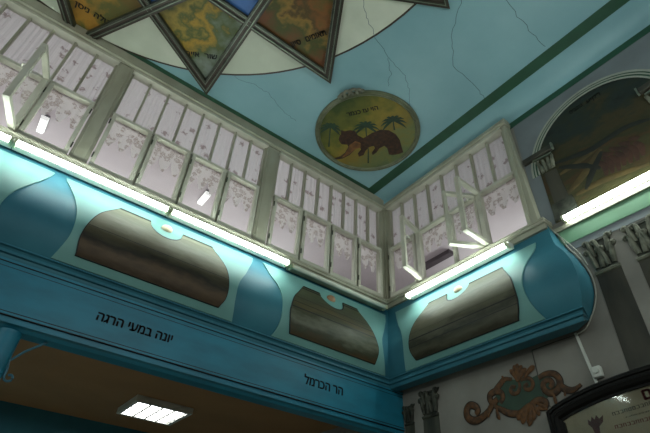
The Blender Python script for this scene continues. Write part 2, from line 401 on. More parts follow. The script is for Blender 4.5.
def curve_edge(P, du=0):
    """smooth edge through (height, position) points"""
    P = sorted(P, reverse=True)
    def f(z):
        if z >= P[0][0]: return P[0][1]+du
        if z <= P[-1][0]: return P[-1][1]+du
        for i in range(len(P)-1):
            if P[i][0] >= z >= P[i+1][0]:
                p0, p1, p2, p3 = P[max(i-1,0)], P[i], P[i+1], P[min(i+2,len(P)-1)]
                s = (p1[0]-z)/(p1[0]-p2[0]); h = p1[0]-p2[0]
                m1 = (p2[1]-p0[1])/max(p0[0]-p2[0], 1e-6)*h; m2 = (p3[1]-p1[1])/max(p1[0]-p3[0], 1e-6)*h
                return (2*s**3-3*s*s+1)*p1[1]+(s**3-2*s*s+s)*m1+(-2*s**3+3*s*s)*p2[1]+(s**3-s*s)*m2+du
    return f
def panel_set(side, bl, br, pl, pr, notch, rn, zt, zb, pmat, plabel, paintlabel, boss, rb=.05):
    at = (lambda u, z, d=0: (u, -(out(z)+d), z)) if side == 'long' else (lambda u, z, d=0: (-(out(z)+d), u, z))
    s = 1 if side == 'long' else -1
    mid = (bl[0][1]+br[0][1])/2
    t = thing('parapet_panel', at(mid, 3.7, 0), plabel, 'panel', GP)
    board('board', side, curve_edge(bl), curve_edge(br), ZT, ZB, 0, .012, M['turq'], t)
    p = thing('painting', at((pl[0][1]+pr[0][1])/2, zb, .012), paintlabel, 'painting', 'curved landscape paintings on the parapet')
    e = .007
    board('dark_edge', side, curve_edge(pl, -s*e), curve_edge(pr, s*e), zt+.020, zb-.002, .0125, .0128, M['dark'], p, notch=(notch, rn+.004))
    board('canvas', side, curve_edge(pl), curve_edge(pr), zt, zb, .0125, .013, pmat, p, notch=(notch, rn))
    q = Vector(at(notch, zt+.004, .012))            # round boss on the board inside the notch
    n = Vector((0,-1,0)) if side == 'long' else Vector((-1,0,0)); n = (n + Vector((0,0,-.2))).normalized()
    uu = Vector((1,0,0)) if side == 'long' else Vector((0,1,0)); vv = n.cross(uu)
    rings = [[q + uu*math.cos(a)*rr + vv*math.sin(a)*rr*.8 + n*h for a in [2*PI*k/20 for k in range(20)]] for rr, h in ((rb,-.012),(rb,.004),(rb*.85,.015),(rb*.5,.022),(rb*.1,.024))]
    mb = MB(); mb.strip(rings); mb.build('boss', boss, t, smooth=True)
panel_set('long', [(4.13,-5.45),(3.6,-5.33),(3.35,-5.40)], [(4.13,-3.642),(3.893,-3.742),(3.74,-3.805),(3.595,-3.829),(3.45,-3.81),(3.34,-3.765)],
  [(4.07,-4.98),(3.85,-5.14),(3.6,-5.2),(3.44,-5.17)], [(4.07,-4.15),(3.85,-4.02),(3.6,-3.965),(3.44,-3.995)], -4.57, .145, 4.07, 3.445, M['paint_a'],
  'turquoise board cut off at the picture edge, before the first blue vase shape', 'curved brown landscape almost wholly cut off at the picture edge', M['ivory'])
panel_set('long', [(4.134,-3.551),(4.034,-3.472),(3.879,-3.406),(3.735,-3.368),(3.571,-3.355),(3.458,-3.376),(3.347,-3.41)], [(4.166,-1.81),(4.09,-1.815),(3.904,-1.892),(3.729,-1.975),(3.569,-1.991),(3.431,-1.97),(3.341,-1.947)],
  [(4.08,-3.07),(4.0,-3.14),(3.877,-3.221),(3.713,-3.273),(3.577,-3.286),(3.451,-3.262)], [(4.073,-2.254),(3.97,-2.184),(3.824,-2.113),(3.662,-2.083),(3.519,-2.085),(3.44,-2.12)], -2.677, .145, 4.048, 3.44, M['paint_a'],
  'turquoise board with ivory boss between two blue vase shapes, above the longer lettering', 'widest curved brown landscape with a dark ridge, above the longer lettering', M['ivory'])
panel_set('long', [(4.158,-1.70),(4.066,-1.627),(3.917,-1.55),(3.759,-1.519),(3.574,-1.519),(3.435,-1.54),(3.317,-1.60)], [(4.15,-.07),(4.05,-.09),(3.95,-.155),(3.74,-.285),(3.6,-.295),(3.477,-.262),(3.34,-.20)],
  [(4.063,-1.208),(3.95,-1.29),(3.838,-1.372),(3.658,-1.433),(3.53,-1.425),(3.433,-1.398)], [(4.063,-.521),(3.877,-.449),(3.691,-.395),(3.57,-.372),(3.44,-.395)], -.86, .15, 4.042, 3.44, M['paint_b'],
  'turquoise board with copper boss, beside the inside corner, above the shorter lettering', 'curved olive hills painting beside the inside corner, above the shorter lettering', M['copper'], rb=.055)
panel_set('short', [(4.158,-.16),(4.046,-.20),(3.93,-.28),(3.79,-.384),(3.62,-.438),(3.474,-.425),(3.307,-.372)], [(4.184,-1.935),(4.097,-1.92),(3.97,-1.845),(3.777,-1.815),(3.629,-1.825),(3.474,-1.865),(3.36,-1.917)],
  [(4.061,-.70),(3.941,-.645),(3.806,-.575),(3.64,-.537),(3.519,-.537),(3.425,-.577)], [(4.037,-1.579),(3.93,-1.645),(3.814,-1.709),(3.603,-1.753),(3.5,-1.735),(3.437,-1.701)], -1.068, .138, 4.028, 3.428, M['paint_c'],
  'turquoise board on the short gallery side under the open casements', 'curved grey sea painting on the short gallery side under the open casements', M['ivory'])

# ================================================================== LEDGE, CORNICE, POSTS
lp = [(4.335,0.0),(4.335,.072),(4.328,.080),(4.312,.080),(4.306,.072),(4.285,.068),(4.28,.05),(4.235,.046),(4.23,.0)]
mb = MB(); mb.strip([[(XE, -o, z) for z, o in lp], [(-o, -o, z) for z, o in lp], [(-o, YE-o*.4, z) for z, o in lp], [(XW, YE-o*.4, z) for z, o in lp]], closed=False)
mb.build('trim_ledge', M['wood'], kind='structure')
cp = [(5.885,.0),(5.885,.055),(5.83,.05),(5.775,.045),(5.765,.062),(5.748,.065),(5.738,.05),(5.72,.045),(5.715,.0)]
mb = MB(); mb.strip([[(XE, -o, z) for z, o in cp], [(-o, -o, z) for z, o in cp]], closed=False)
mb.build('trim_cornice_long', M['wood'], kind='structure')
cps = [(5.825,.0),(5.825,.03),(5.80,.045),(5.765,.045),(5.758,.06),(5.744,.062),(5.736,.05),(5.72,.045),(5.715,.0)]
mb = MB(); mb.strip([[(-o, -o, z) for z, o in cps], [(-o, YE+.10-o*.3, z) for z, o in cps], [(XW, YE+.10-o*.3, z) for z, o in cps]], closed=False)
mb.build('trim_cornice_short', M['wood'], kind='structure')
MB().box(-.12, XW, -2.06, .0, 5.80, 5.84).build('trim_bay_head', M['wood'], kind='structure') if False else None
def post(x0, x1, y0, y1, name='trim_post'):
    mb = MB(); mb.box(x0, x1, y0, y1, 4.335, 5.715); return mb.build(name, M['wood'], bevel=.006, kind='structure')
for xa, xb in ((-3.625, -3.475), (-1.86, -1.70), (-5.42, -5.27)):
    p = post(xa, xb, -.035, .10)
    MB().box(xa+.028, xb-.028, -.043, -.035, 4.36, 5.70).build('post_fillet', M['wood'], p, bevel=.004)
p = post(-.075, .10, -.002, .10); MB().box(-.028, .03, -.045, .0, 4.335, 5.715).build('corner_bead', M['wood'], p, bevel=.006)
MB().box(-.002, .06, -.09, -.003, 4.335, 5.715).build('corner_bead', M['wood'], p, bevel=.004)
mb = MB(); mb.hexa([(-.02,YE+.045,4.335),(XW,YE+.045,4.335),(XW,-1.895,4.335),(-.02,-1.895,4.335)], [(-.02,YE+.095,5.715),(XW,YE+.095,5.715),(XW,-1.895,5.715),(-.02,-1.895,5.715)]); p = mb.build('trim_post', M['wood'], bevel=.006, kind='structure')
MB().box(-.034, -.02, -1.945, -1.905, 4.335, 5.715).build('post_fillet', M['wood'], p, bevel=.004)


# ================================================================== WINDOWS
ZS, ZTOP, ZTR = 4.338, 5.715, 5.042     # sill, head, transom
def bay_frame(name, side, u0, u1, n_up, openings):
    """fixed frame of one gallery window: head, transom, upper glazing bars and the mullions between the openings"""
    Bx = (lambda mb, a, b, d0, d1, z0, z1: mb.box(min(a,b), max(a,b), d0, d1, z0, z1)) if side == 'long' else (lambda mb, a, b, d0, d1, z0, z1: mb.box(d0, d1, min(a,b), max(a,b), z0, z1))
    root = struct(name, ((u0+u1)/2, 0, ZS) if side == 'long' else (0, (u0+u1)/2, ZS))
    D = (-.012, .05)
    mb = MB(); Bx(mb, u0, u1, D[0], D[1], ZTR, ZTR+.035); mb.build('transom', M['woodl'], root, bevel=.004)
    mb = MB(); Bx(mb, u0, u1, -.05, D[1], ZTOP-.028, ZTOP); mb.build('head_rail', M['woodl'], root, bevel=.004)
    mb = MB(); Bx(mb, u0, u1, D[0], D[1], ZS-.01, ZS+.02); mb.build('sill_rail', M['woodl'], root, bevel=.004)
    s = 1 if u1 > u0 else -1
    st = (u1-u0)/n_up
    for k in range(n_up+1):
        c = u0+st*k; w = .011
        if k in (0, n_up): c += s*w*(1 if k == 0 else -1)
        mb = MB(); Bx(mb, c-w, c+w, -.006, .045, ZTR+.035, ZTOP-.03); mb.build('glazing_bar', M['wood'], root, bevel=.003)
    for k in range(n_up):                         # upper panes
        a, b = u0+st*k+s*.013, u0+st*(k+1)-s*.013
        mb = MB(); Bx(mb, a, b, .018, .022, ZTR+.035, ZTOP-.03); mb.build('pane', M['glass'], root)
    for u in openings:
        mb = MB(); Bx(mb, u-.018, u+.018, .0, .05, ZS+.02, ZTR); mb.build('mullion', M['woodl'], root, bevel=.003)
    return root
def casement(root, side, u0, u1, hinge=None, angle=0, latch=False):
    """a sash spanning u0..u1; hinge names the end it swings on, angle its opening into the room"""
    z0, z1 = ZS+.018, ZTR+.004; lo, hi = min(u0, u1), max(u0, u1); w = .037
    bar = [(lo, hi, z1-w, z1), (lo, hi, z0, z0+w*1.1), (lo, lo+w, z0+w*1.1, z1-w), (hi-w, hi, z0+w*1.1, z1-w)]
    if hinge is not None and hinge not in (lo, hi): raise ValueError
    rot = Matrix.Identity(4)
    if angle:
        pv = Vector((hinge, -.03, 0)) if side == 'long' else Vector((-.03, hinge, 0))
        rot = Matrix.Translation(pv) @ Matrix.Rotation(math.radians(angle), 4, 'Z') @ Matrix.Translation(-pv)
    def bx(mb, a, b, d0, d1, c, d):
        mb.box(a, b, d0, d1, c, d) if side == 'long' else mb.box(d0, d1, a, b, c, d)
    mb = MB()
    for a, b, c, d in bar: bx(mb, a, b, -.045, .004, c, d)
    mb.bm.transform(rot); cs = mb.build('casement', M['woodl'], root, bevel=.004)
    mb = MB(); bx(mb, lo+w, hi-w, .0, .003, z0+w*1.1, z1-w); mb.bm.transform(rot); mb.build('pane', M['glass'], cs)
    h = hinge if hinge is not None else hi
    for zz in (z0+.12, z1-.13):
        mb = MB(); bx(mb, h-.006, h+.006, -.051, -.042, zz-.03, zz+.03); mb.bm.transform(rot); mb.build('hinge', M['steel'], cs)
    if latch:
        o = lo if h == hi else hi; e = .02 if o == lo else -.02
        mb = MB(); zc = (z0+z1)/2+.06
        q = [(o+e, -.0), (o+e, .03), (o+e*2.2, .035), (o+e*3.6, .03)]
        pts = [(a, d, zc-.01*i) if side == 'long' else (d, a, zc-.01*i) for i, (a, d) in enumerate(q)]
        mb.tube(pts, .007, 8); mb.bm.transform(rot); mb.build('latch', M['woodl'], cs, smooth=True)
    return cs
def curtain(side, u0, u1, label, m_up, m_low, rail=ZTR):
    """sprigged cloth behind the upper panes, plain cloth behind the sashes"""
    pt = (lambda u, d, z: (u, d, z)) if side == 'long' else (lambda u, d, z: (d, u, z))
    root = None
    for nm, za, zb, m, amp, d in (('upper_cloth', ZTOP+.03, rail+.0, m_up, .004, .082),):
        mb = MB(); n = 300; rows = []
        for z in (za, (za+zb)/2, zb):
            rows.append([pt(u0+(u1-u0)*k/n, d+amp*math.sin(k*.63+math.sin(k*.11)*2)+.0012*math.sin(k*1.9+math.sin(k*.3)), z) for k in range(n+1)])
        mb.strip(rows, closed=False); o = mb.build('net_curtain', m, smooth=True)
        tag(o, label, 'curtain', 'net curtains behind the gallery windows')
    return o
def valance(side, u0, u1, label, drop=.33):
    """lace strip with three long scalloped points"""
    pt = (lambda u, d, z: (u, d, z)) if side == 'long' else (lambda u, d, z: (d, u, z))
    n = 60; top = []; bot = []
    for k in range(n+1):
        t = k/n; u = u0+(u1-u0)*t
        big = abs(math.sin(t*PI*3))**.8; small = abs(math.sin(t*PI*12))
        top.append(pt(u, .066, ZTR+.02)); bot.append(pt(u, .062+.004*math.sin(t*40), ZTR - drop*(.42+.50*big) - .018*small))
    mb = MB(); mid = [tuple((a+b)/2 for a, b in zip(p, q)) for p, q in zip(top, bot)]
    mb.strip([top, mid, bot], closed=False); o = mb.build('lace_valance', M['lace'])
    return tag(o, label, 'valance', 'lace valances inside the gallery windows')

names = ['sash next to the inside corner', 'second sash from the inside corner', 'third sash from the inside corner', 'sash against the post farther from the corner']
# long side: bay nearest the corner (closed sashes)
U = [-1.69, -1.29, -.89, -.49, -.09]
w = bay_frame('window_3', 'long', -1.695, -.08, 8, U[1:4])
for a, b in zip(U, U[1:]): casement(w, 'long', a+.012, b-.012, hinge=a+.012)
curtain('long', -1.70, -.03, 'grey pink sprigged curtain in the window bay beside the inside corner', M['curtain'], M['plain'])
for i, (a, b) in enumerate(zip(U, U[1:])):
    valance('long', a+.02, b-.02, 'scalloped lace valance behind the ' + ['first sash beside the middle post, corner bay','second sash of the corner bay','third sash of the corner bay','last closed sash against the corner post'][i])
# long side: middle bay
U = [-3.475+.403*k for k in range(5)]
w = bay_frame('window_2', 'long', -3.475, -1.86, 8, U[1:4])
for a, b in zip(U, U[1:]): casement(w, 'long', a+.012, b-.012, hinge=a+.012)
curtain('long', -3.48, -1.85, 'grey pink sprigged curtain in the bay between the two broad posts', M['curtain'], M['plain'])
for i, (a, b) in enumerate(zip(U, U[1:])):
    valance('long', a+.02, b-.02, 'lace valance in the ' + ['first','second','third','fourth'][i] + ' sash of the bay between broad posts, counted towards the corner')
# long side: bay at the picture's edge, one sash standing open
U = [-3.625-.405*k for k in range(5)]
w = bay_frame('window_1', 'long', -5.27, -3.625, 8, U[1:4])
for i, (a, b) in enumerate(zip(U, U[1:])):
    casement(w, 'long', b+.012, a-.012, hinge=a-.012, angle=(0, 75, 0, 0)[i], latch=(i == 1))
curtain('long', -5.3, -3.61, 'grey pink sprigged curtain in the bay with one open sash', M['curtain'], M['plain'])
for i, (a, b) in enumerate(zip(U, U[1:])):
    valance('long', b+.02, a-.02, 'scalloped lace valance behind the ' + ['closed sash beside the open one, with white card','open sash standing over the lit tube','sash beyond the open one','sash farthest from the corner'][i])
# short side: three open casements
U = [-.09, -.57, -1.04, -1.455, -1.895]
w = bay_frame('window_4', 'short', -.09, -1.895, 8, U[1:4])
casement(w, 'short', -.102, -.53, hinge=-.102)
casement(w, 'short', -.585, -.955, hinge=-.585, angle=-77, latch=True)
casement(w, 'short', -1.075, -1.445, hinge=-1.445, angle=58)
casement(w, 'short', -1.465, -1.845, hinge=-1.465, angle=-88, latch=True)
curtain('short', -.03, -1.90, 'pinkish sprigged curtain behind the three open casements', M['curtain'], M['pink'])
for i, (a, b) in enumerate(zip(U, U[1:])):
    valance('short', a-.01, b+.01, 'scalloped lace valance on the short side, behind the ' + ['closed sash at the corner','opening with one casement swung out','opening beside the paired casements','opening at the end post'][i], drop=.30)
# small lamps on the gallery ceiling, seen through the panes
def gallery_lamp(x, y, label):
    t = thing('gallery_lamp', (x, y, 5.85), label, 'light', 'small lamps on the gallery ceiling')
    MB().box(x-.045, x+.045, y-.15, y+.15, 5.835, 5.85).build('base', M['cardd'], t)
    mb = MB(); mb.hexa([(x-.035,y-.13,5.78),(x+.035,y-.13,5.78),(x+.035,y+.13,5.78),(x-.035,y+.13,5.78)], [(x-.045,y-.14,5.835),(x+.045,y-.14,5.835),(x+.045,y+.14,5.835),(x-.045,y+.14,5.835)]); mb.build('shade', M['glow'], t, bevel=.006)
gallery_lamp(-4.08, 1.50, 'white box lamp seen through the closed sash beside the open one')
gallery_lamp(-1.99, 1.46, 'white box lamp seen through the third sash of the bay between broad posts')

# ================================================================== FLUORESCENT LIGHTS
def fluor(p0, p1, z, outdir, label, lit=True, dep=.10, group='fluorescent tubes along the ledges'):
    a, b = Vector((*p0, z)), Vector((*p1, z)); d = (b-a).normalized(); o = Vector((*outdir, 0))
    t = thing('fluorescent_light', (a+b)/2 - o*.03, label, 'light', group)
    def bar(r0, r1, za, zb, s=0, e=0):
        A, B = a+d*s, b-d*e
        lo = [A-o*r0, B-o*r0, B-o*r1, A-o*r1]
        return [(*p.xy, za) for p in lo], [(*p.xy, zb) for p in lo]
    mb = MB(); mb.hexa(*bar(.026, dep, z-.006, z+.048)); mb.build('housing', M['wood'] if not lit else M['white'], t, bevel=.004)
    mb = MB(); mb.tube([a+d*.016, b-d*.016], .023, 16); mb.build('tube', M['tube'] if lit else M['tubeoff'], t, smooth=True)
    for q, s in ((a, 1), (b, -1)):
        mb = MB(); c0 = q+d*s*.001; c1 = q+d*s*.022
        lo = [c0+o*.028, c1+o*.028, c1-o*.05, c0-o*.05]
        mb.hexa([(*p.xy, z-.026) for p in lo], [(*p.xy, z+.02) for p in lo]); mb.build('lamp_holder', M['plastic'], t, bevel=.004)
ZF = 4.185; OF = .150
fluor((-5.245,-OF), (-3.985,-OF), ZF, (0,-1), 'lit fluorescent tube at the picture edge, under the open sash of the long ledge')
fluor((-3.98,-OF), (-2.725,-OF), ZF, (0,-1), 'lit fluorescent tube under the first broad post of the long ledge')
fluor((-2.72,-OF), (-1.455,-OF), ZF, (0,-1), 'lit fluorescent tube ending below the broad post nearer the inside corner')
fluor((-1.42,-.115), (-.13,-.115), ZF+.005, (0,-1), 'unlit fluorescent fitting under the ledge between lit tube and inside corner', lit=False)
fluor((-OF,-.45), (-OF,-1.735), ZF, (-1,0), 'lit fluorescent tube under the three open casements')
fluor((XW-.06,-2.20), (XW-.06,-3.45), 4.268, (-1,0), 'lit fluorescent tube along the foot of the dark lunette painting', dep=.058)

# ceiling panel under the gallery
t = thing('ceiling_light', (-1.76, 1.87, 3.15), 'square lit louvre lamp on the brown ceiling under the gallery', 'light')
x0, x1, y0, y1 = -2.06, -1.475, 1.57, 2.16
mb = MB(); mb.box(x0-.02, x1+.02, y0-.02, y1+.02, 3.105, 3.15); mb.build('housing', M['white'], t, bevel=.005)
mb = MB(); mb.box(x0-.02, x1+.02, y0-.02, y0+.02, 3.085, 3.105).box(x0-.02, x1+.02, y1-.02, y1+.02, 3.085, 3.105).box(x0-.02, x0+.02, y0+.02, y1-.02, 3.085, 3.105).box(x1-.02, x1+.02, y0+.02, y1-.02, 3.085, 3.105); mb.build('rim', M['white'], t)
for k in range(4):
    xa = x0+.03+(x1-x0-.06)*k/4; xb = xa+(x1-x0-.06)/4-.018
    mb = MB(); mb.box(xa, xb, y0+.025, y1-.025, 3.095, 3.105); mb.build('diffuser', M['panel'], t)
for k in range(1, 4):
    xa = x0+.03+(x1-x0-.06)*k/4-.009; mb = MB(); mb.box(xa-.010, xa+.010, y0+.02, y1-.02, 3.080, 3.105); mb.build('louvre', M['white'], t)
for k in range(1, 5):
    yy = y0+(y1-y0)*k/5; mb = MB(); mb.box(x0+.02, x1-.02, yy-.005, yy+.005, 3.084, 3.094); mb.build('louvre', M['white'], t)
for xx in (x0+.1, x1-.1):
    mb = MB(); mb.box(xx-.03, xx+.03, y0-.03, y0-.019, 3.11, 3.13); mb.build('clip', M['white'], t)

# ================================================================== SUPPORT PILLAR WITH IRON SCROLL
t = thing('support_pillar', (-3.41, -.02, 0), 'teal round pillar with a scrolled iron bracket under the beam', 'pillar')
PX, PY, PR = -3.42, -.03, .075
mb = MB(); mb.lathe([(PR*1.5,0),(PR*1.5,.12),(PR*1.1,.2),(PR,.25),(PR*.98,2.6),(PR,2.82),(PR*1.04,2.83),(PR*1.04,2.85)], (PX, PY, 0), 'z', 32); mb.build('shaft', M['beam'], t, smooth=True)
mb = MB(); pts = [(PX+PR*.8, PY, 2.665), (PX+.13, PY-.01, 2.755), (PX+.20, PY-.01, 2.82), (PX+.235, PY-.01, 2.855)]
mb.tube(pts, .008, 8); mb.build('bracket_bar', M['iron'], t, smooth=True)
pts = [(PX+PR*.9, PY-.01, 2.69), (PX+PR+.006, PY-.01, 2.62)]
for k in range(14):
    a = PI - k*.42; r = .030*(1-k*.045); pts.append((PX+PR+.036+r*math.cos(a), PY-.01, 2.582 - r*math.sin(a)*1.0))
mb = MB(); mb.tube(pts, .0085, 8); mb.build('scroll', M['iron'], t, smooth=True)

# ================================================================== CEILING STAR
SC = Vector((-4.06, -2.42)); SR = 2.65
MB_disc = MB(); n = 96
ring = lambda r, z: [(SC.x+r*math.cos(2*PI*k/n), min(SC.y+r*math.sin(2*PI*k/n), -.004), z) for k in range(n)]
MB_disc.prism(ring(2.385, ZC-.006), ring(2.385, ZC-.0045)); MB_disc.build('trim_ceiling_disc', M['cream'], kind='structure')
mb = MB(); outr, inr = ring(2.395, ZC-.0065), ring(2.375, ZC-.0065)
for k in range(n):
    j = (k+1) % n
    mb.hexa([inr[k], outr[k], outr[j], inr[j]], [(p[0], p[1], ZC-.004) for p in (inr[k], outr[k], outr[j], inr[j])])
mb.build('trim_ceiling_ring', M['giltd'], kind='structure')
star = thing('ceiling_star', (SC.x, SC.y, ZC), 'great twelve pointed star of moulded frames round painted zodiac panels on the ceiling', 'ceiling decoration')
def tip(k, r=SR): a = math.radians(30*k); return Vector((SC.x+r*math.cos(a), SC.y+r*math.sin(a)))
def clip_y(mb):
    geom = mb.bm.verts[:]+mb.bm.edges[:]+mb.bm.faces[:]
    bmesh.ops.bisect_plane(mb.bm, geom=geom, plane_co=(0,-.02,0), plane_no=(0,1,0), clear_outer=True)
    es = [e for e in mb.bm.edges if e.is_boundary]
    if es: bmesh.ops.holes_fill(mb.bm, edges=es, sides=0)
for tr in range(4):
    T = [tip(tr+4*k) for k in range(3)]; cen = SC
    def inset(d):                        # triangle moved inwards by d
        return [SC + (p-SC)*(1 - d/(SR*.5)) for p in T]
    z = ZC-.010-.012*tr
    for nm, a, b, zz, m in (('frame_edge', 0, .016, .014, M['giltd']), ('frame_moulding', .016, .040, .022, M['gilt']), ('frame_groove', .040, .070, .012, M['giltd']), ('frame_moulding', .070, .095, .020, M['gilt']), ('frame_bead', .026, .033, .028, M['giltl']), ('frame_bead', .070, .077, .025, M['giltl'])):
        A, B = inset(a), inset(b); mb = MB()
        zt = ZC-.0065
        for i in range(3):
            j = (i+1) % 3
            q = [A[i], A[j], B[j], B[i]]
            mb.hexa([(p.x, p.y, z-zz) for p in q], [(p.x, p.y, zt) for p in q])
        clip_y(mb); mb.build(nm, m, star)
def isect(p, d, q, e):
    t = ((q.x-p.x)*e.y - (q.y-p.y)*e.x)/(d.x*e.y-d.y*e.x); return p+d*t
def edge(a, b): return tip(a), tip(b)-tip(a)
for k in range(12):
    # edges of tip k run to k+4 and k-4; neighbours' crossing edges close the kite
    L1 = edge(k, k+4); L2 = edge(k, k-4)
    N1 = edge(k+1, k-3); N2 = edge(k-1, k+3)
    a = isect(*L1, *N1); b = isect(*L2, *N2); c = isect(*N1, *N2)
    mb = MB(); q = [tip(k), a, c, b]
    if (q[1]-q[0]).cross(q[2]-q[0]) < 0: q = q[::-1]
    mb.prism([(p.x, p.y, ZC-.012) for p in q], [(p.x, p.y, ZC-.0065) for p in q]); clip_y(mb)
    if len(mb.bm.faces): mb.build('tip_painting', TIP[{2:0, 1:1, 3:2, 0:1}.get(k, k % 3)], star)
q = []
for k in range(12):
    q.append(isect(*edge(k+1, k-3), *edge(k-1, k+3))); q.append(isect(*edge(k, k+4), *edge(k+1, k-3)))
mb = MB()
mb.prism([(p.x, p.y, ZC-.009) for p in q], [(p.x, p.y, ZC-.0065) for p in q]); mb.build('centre_painting', M['blue'], star)
def star_text(k, words, size, pos, sq=1):
    a = math.radians(30*k); rt = Vector((math.sin(a), -math.cos(a)))
    wd = [len(w)*size*.53*sq for w in words]; gap = size*.3*sq; x = (sum(wd)+gap*(len(words)-1))/2
    for w, l in zip(words, wd):
        p = Vector(pos) + rt*(x-l/2); x -= l+gap
        text('lettering', heb(w), size, (p.x, p.y, ZC-.0135), (rt.x, rt.y, 0), (-math.cos(a), -math.sin(a), 0), M['ink'], star, bold=.003, thick=.001, squeeze=sq)
star_text(1, ('תאומים', 'סיון'), .088, (-2.252, -1.352), .82)
star_text(2, ('שור', 'אייר'), .085, (-3.0, -.518))
star_text(3, ('טלה', 'ניסן'), .085, (-4.035, -.27))

# ================================================================== LEOPARD MEDALLION
MC = Vector((-.998, -.80)); ra, rb_ = .60, .605
t = thing('ceiling_medallion', (MC.x, MC.y, ZC), 'round framed painting of a brown leopard among palms on the blue ceiling', 'painting')
def disc(rx, z0, z1, nm, m):
    n = 64; P = [(MC.x+rx*math.cos(2*PI*k/n), MC.y+rx*math.sin(2*PI*k/n)) for k in range(n)]
    return MB().prism([(x, y, z0) for x, y in P], [(x, y, z1) for x, y in P]).build(nm, m, t)
disc(.565, ZC-.012, ZC-.001, 'canvas', M['paint_m'])
mb = MB(); n = 72; rings = []
for r, z in ((.553, ZC-.012), (.558, ZC-.028), (.570, ZC-.036), (.583, ZC-.026), (.593, ZC-.032), (.609, ZC-.022), (.613, ZC-.001), (.553, ZC-.001)):
    rings.append([(MC.x+r*math.cos(2*PI*k/n), MC.y+r*math.sin(2*PI*k/n), z) for k in range(n)])
mb.strip(rings, cap=False); mb.build('frame', M['medf'], t, smooth=True)
def flat(pts, z0, z1, nm, m, parent=None):
    q = [Vector(p) for p in pts]
    a = sum(q[i].cross(q[(i+1) % len(q)]) for i in range(len(q)))
    if a < 0: pts = pts[::-1]
    return MB().prism([(x, y, z0) for x, y in pts], [(x, y, z1) for x, y in pts]).build(nm, m, parent or t)
LEO = [(-1.274,-.655),(-1.228,-.671),(-1.196,-.716),(-1.135,-.748),(-1.073,-.717),(-.993,-.727),(-.972,-.847),(-.925,-.954),(-.846,-1.006),(-.743,-1.014),(-.646,-.979),(-.552,-.913),(-.48,-.866),(-.495,-.814),(-.546,-.746),(-.586,-.728),(-.671,-.79),(-.724,-.795),(-.741,-.732),(-.722,-.649),(-.729,-.593),(-.765,-.613),(-.783,-.696),(-.819,-.715),(-.849,-.666),(-.844,-.597),(-.815,-.521),(-.841,-.464),(-.887,-.496),(-.899,-.575),(-.938,-.591),(-.953,-.531),(-.945,-.412),(-.974,-.311),(-1.039,-.231),(-1.06,-.249),(-1.02,-.323),(-1.013,-.405),(-1.041,-.506),(-1.075,-.526),(-1.133,-.487),(-1.2,-.518),(-1.229,-.564),(-1.235,-.606)]
CHEST = [(-1.05,-.53),(-1.04,-.63),(-.97,-.65),(-.925,-.59),(-.955,-.53),(-.957,-.421),(-.99,-.318),(-1.005,-.405),(-1.03,-.5)]
leo = flat(LEO, ZC-.0145, ZC-.0118, 'painted_leopard', M['leop'])
flat(CHEST, ZC-.0155, ZC-.014, 'chest', M['chest'], leo)
def palm(P, rad, nf=9):
    P = [Vector(p) for p in P]; mb = MB()
    mb.tube([(p.x, p.y, ZC-.0128) for p in P], [.010]+[.007]*(len(P)-1), 6, flat=((0,0,1), .15))
    tp = P[-1]; d = (P[-1]-P[-2]).normalized(); nn = Vector((-d.y, d.x))
    for k in range(nf):
        a = (k/(nf-1)-.5)*3.9
        v = d*math.cos(a)+nn*math.sin(a)
        pts = [tp + v*rad*s - d*rad*.55*s*s for s in (0,.35,.7,1)]
        mb.tube([(p.x, p.y, ZC-.0128) for p in pts], [.008,.017,.013,.002], 6, flat=((0,0,1), .12))
    mb.build('painted_palm', M['palm'], t)
palm([(-.68,-.455),(-.82,-.616),(-.971,-.755),(-1.092,-.883)], .16)
palm([(-1.223,-.354),(-1.307,-.476),(-1.40,-.615)], .13)
palm([(-.80,-1.05),(-.86,-1.10),(-.91,-1.143)], .15)
text('lettering', heb('הוי עז כנמר'), .085, (-1.262, -1.022, ZC-.0128), (.22,-.32,0), (-.8,-.55,0), M['ink'], t, bold=.003, thick=.001, squeeze=.9)
# crest: acanthus sprigs on the rim
mb = MB(); cc = Vector((-1.505,-1.125)); rd = (cc-MC).normalized(); cc = MC + rd*.628; tg = Vector((rd.y, -rd.x))
for s in (-1, 1):
    for j, (off, rr) in enumerate(((.032,.040),(.085,.032),(.120,.02))):
        pts = []
        for k in range(10):
            a = k/9*4.6; r = rr*(1-.06*k); p = cc + tg*s*(off + r*math.cos(a)) + rd*(r*math.sin(a)+.012-.012*j)
            pts.append((p.x, p.y, ZC-.042))
        mb.tube(pts, .017, 7)
p = cc+rd*.03; mb.lathe([(.001,-.03),(.02,-.025),(.026,-.01),(.02,.012),(.001,.02)], (p.x, p.y, ZC-.036), 'z', 12)
mb.build('crest', M['stone'], t, smooth=True)

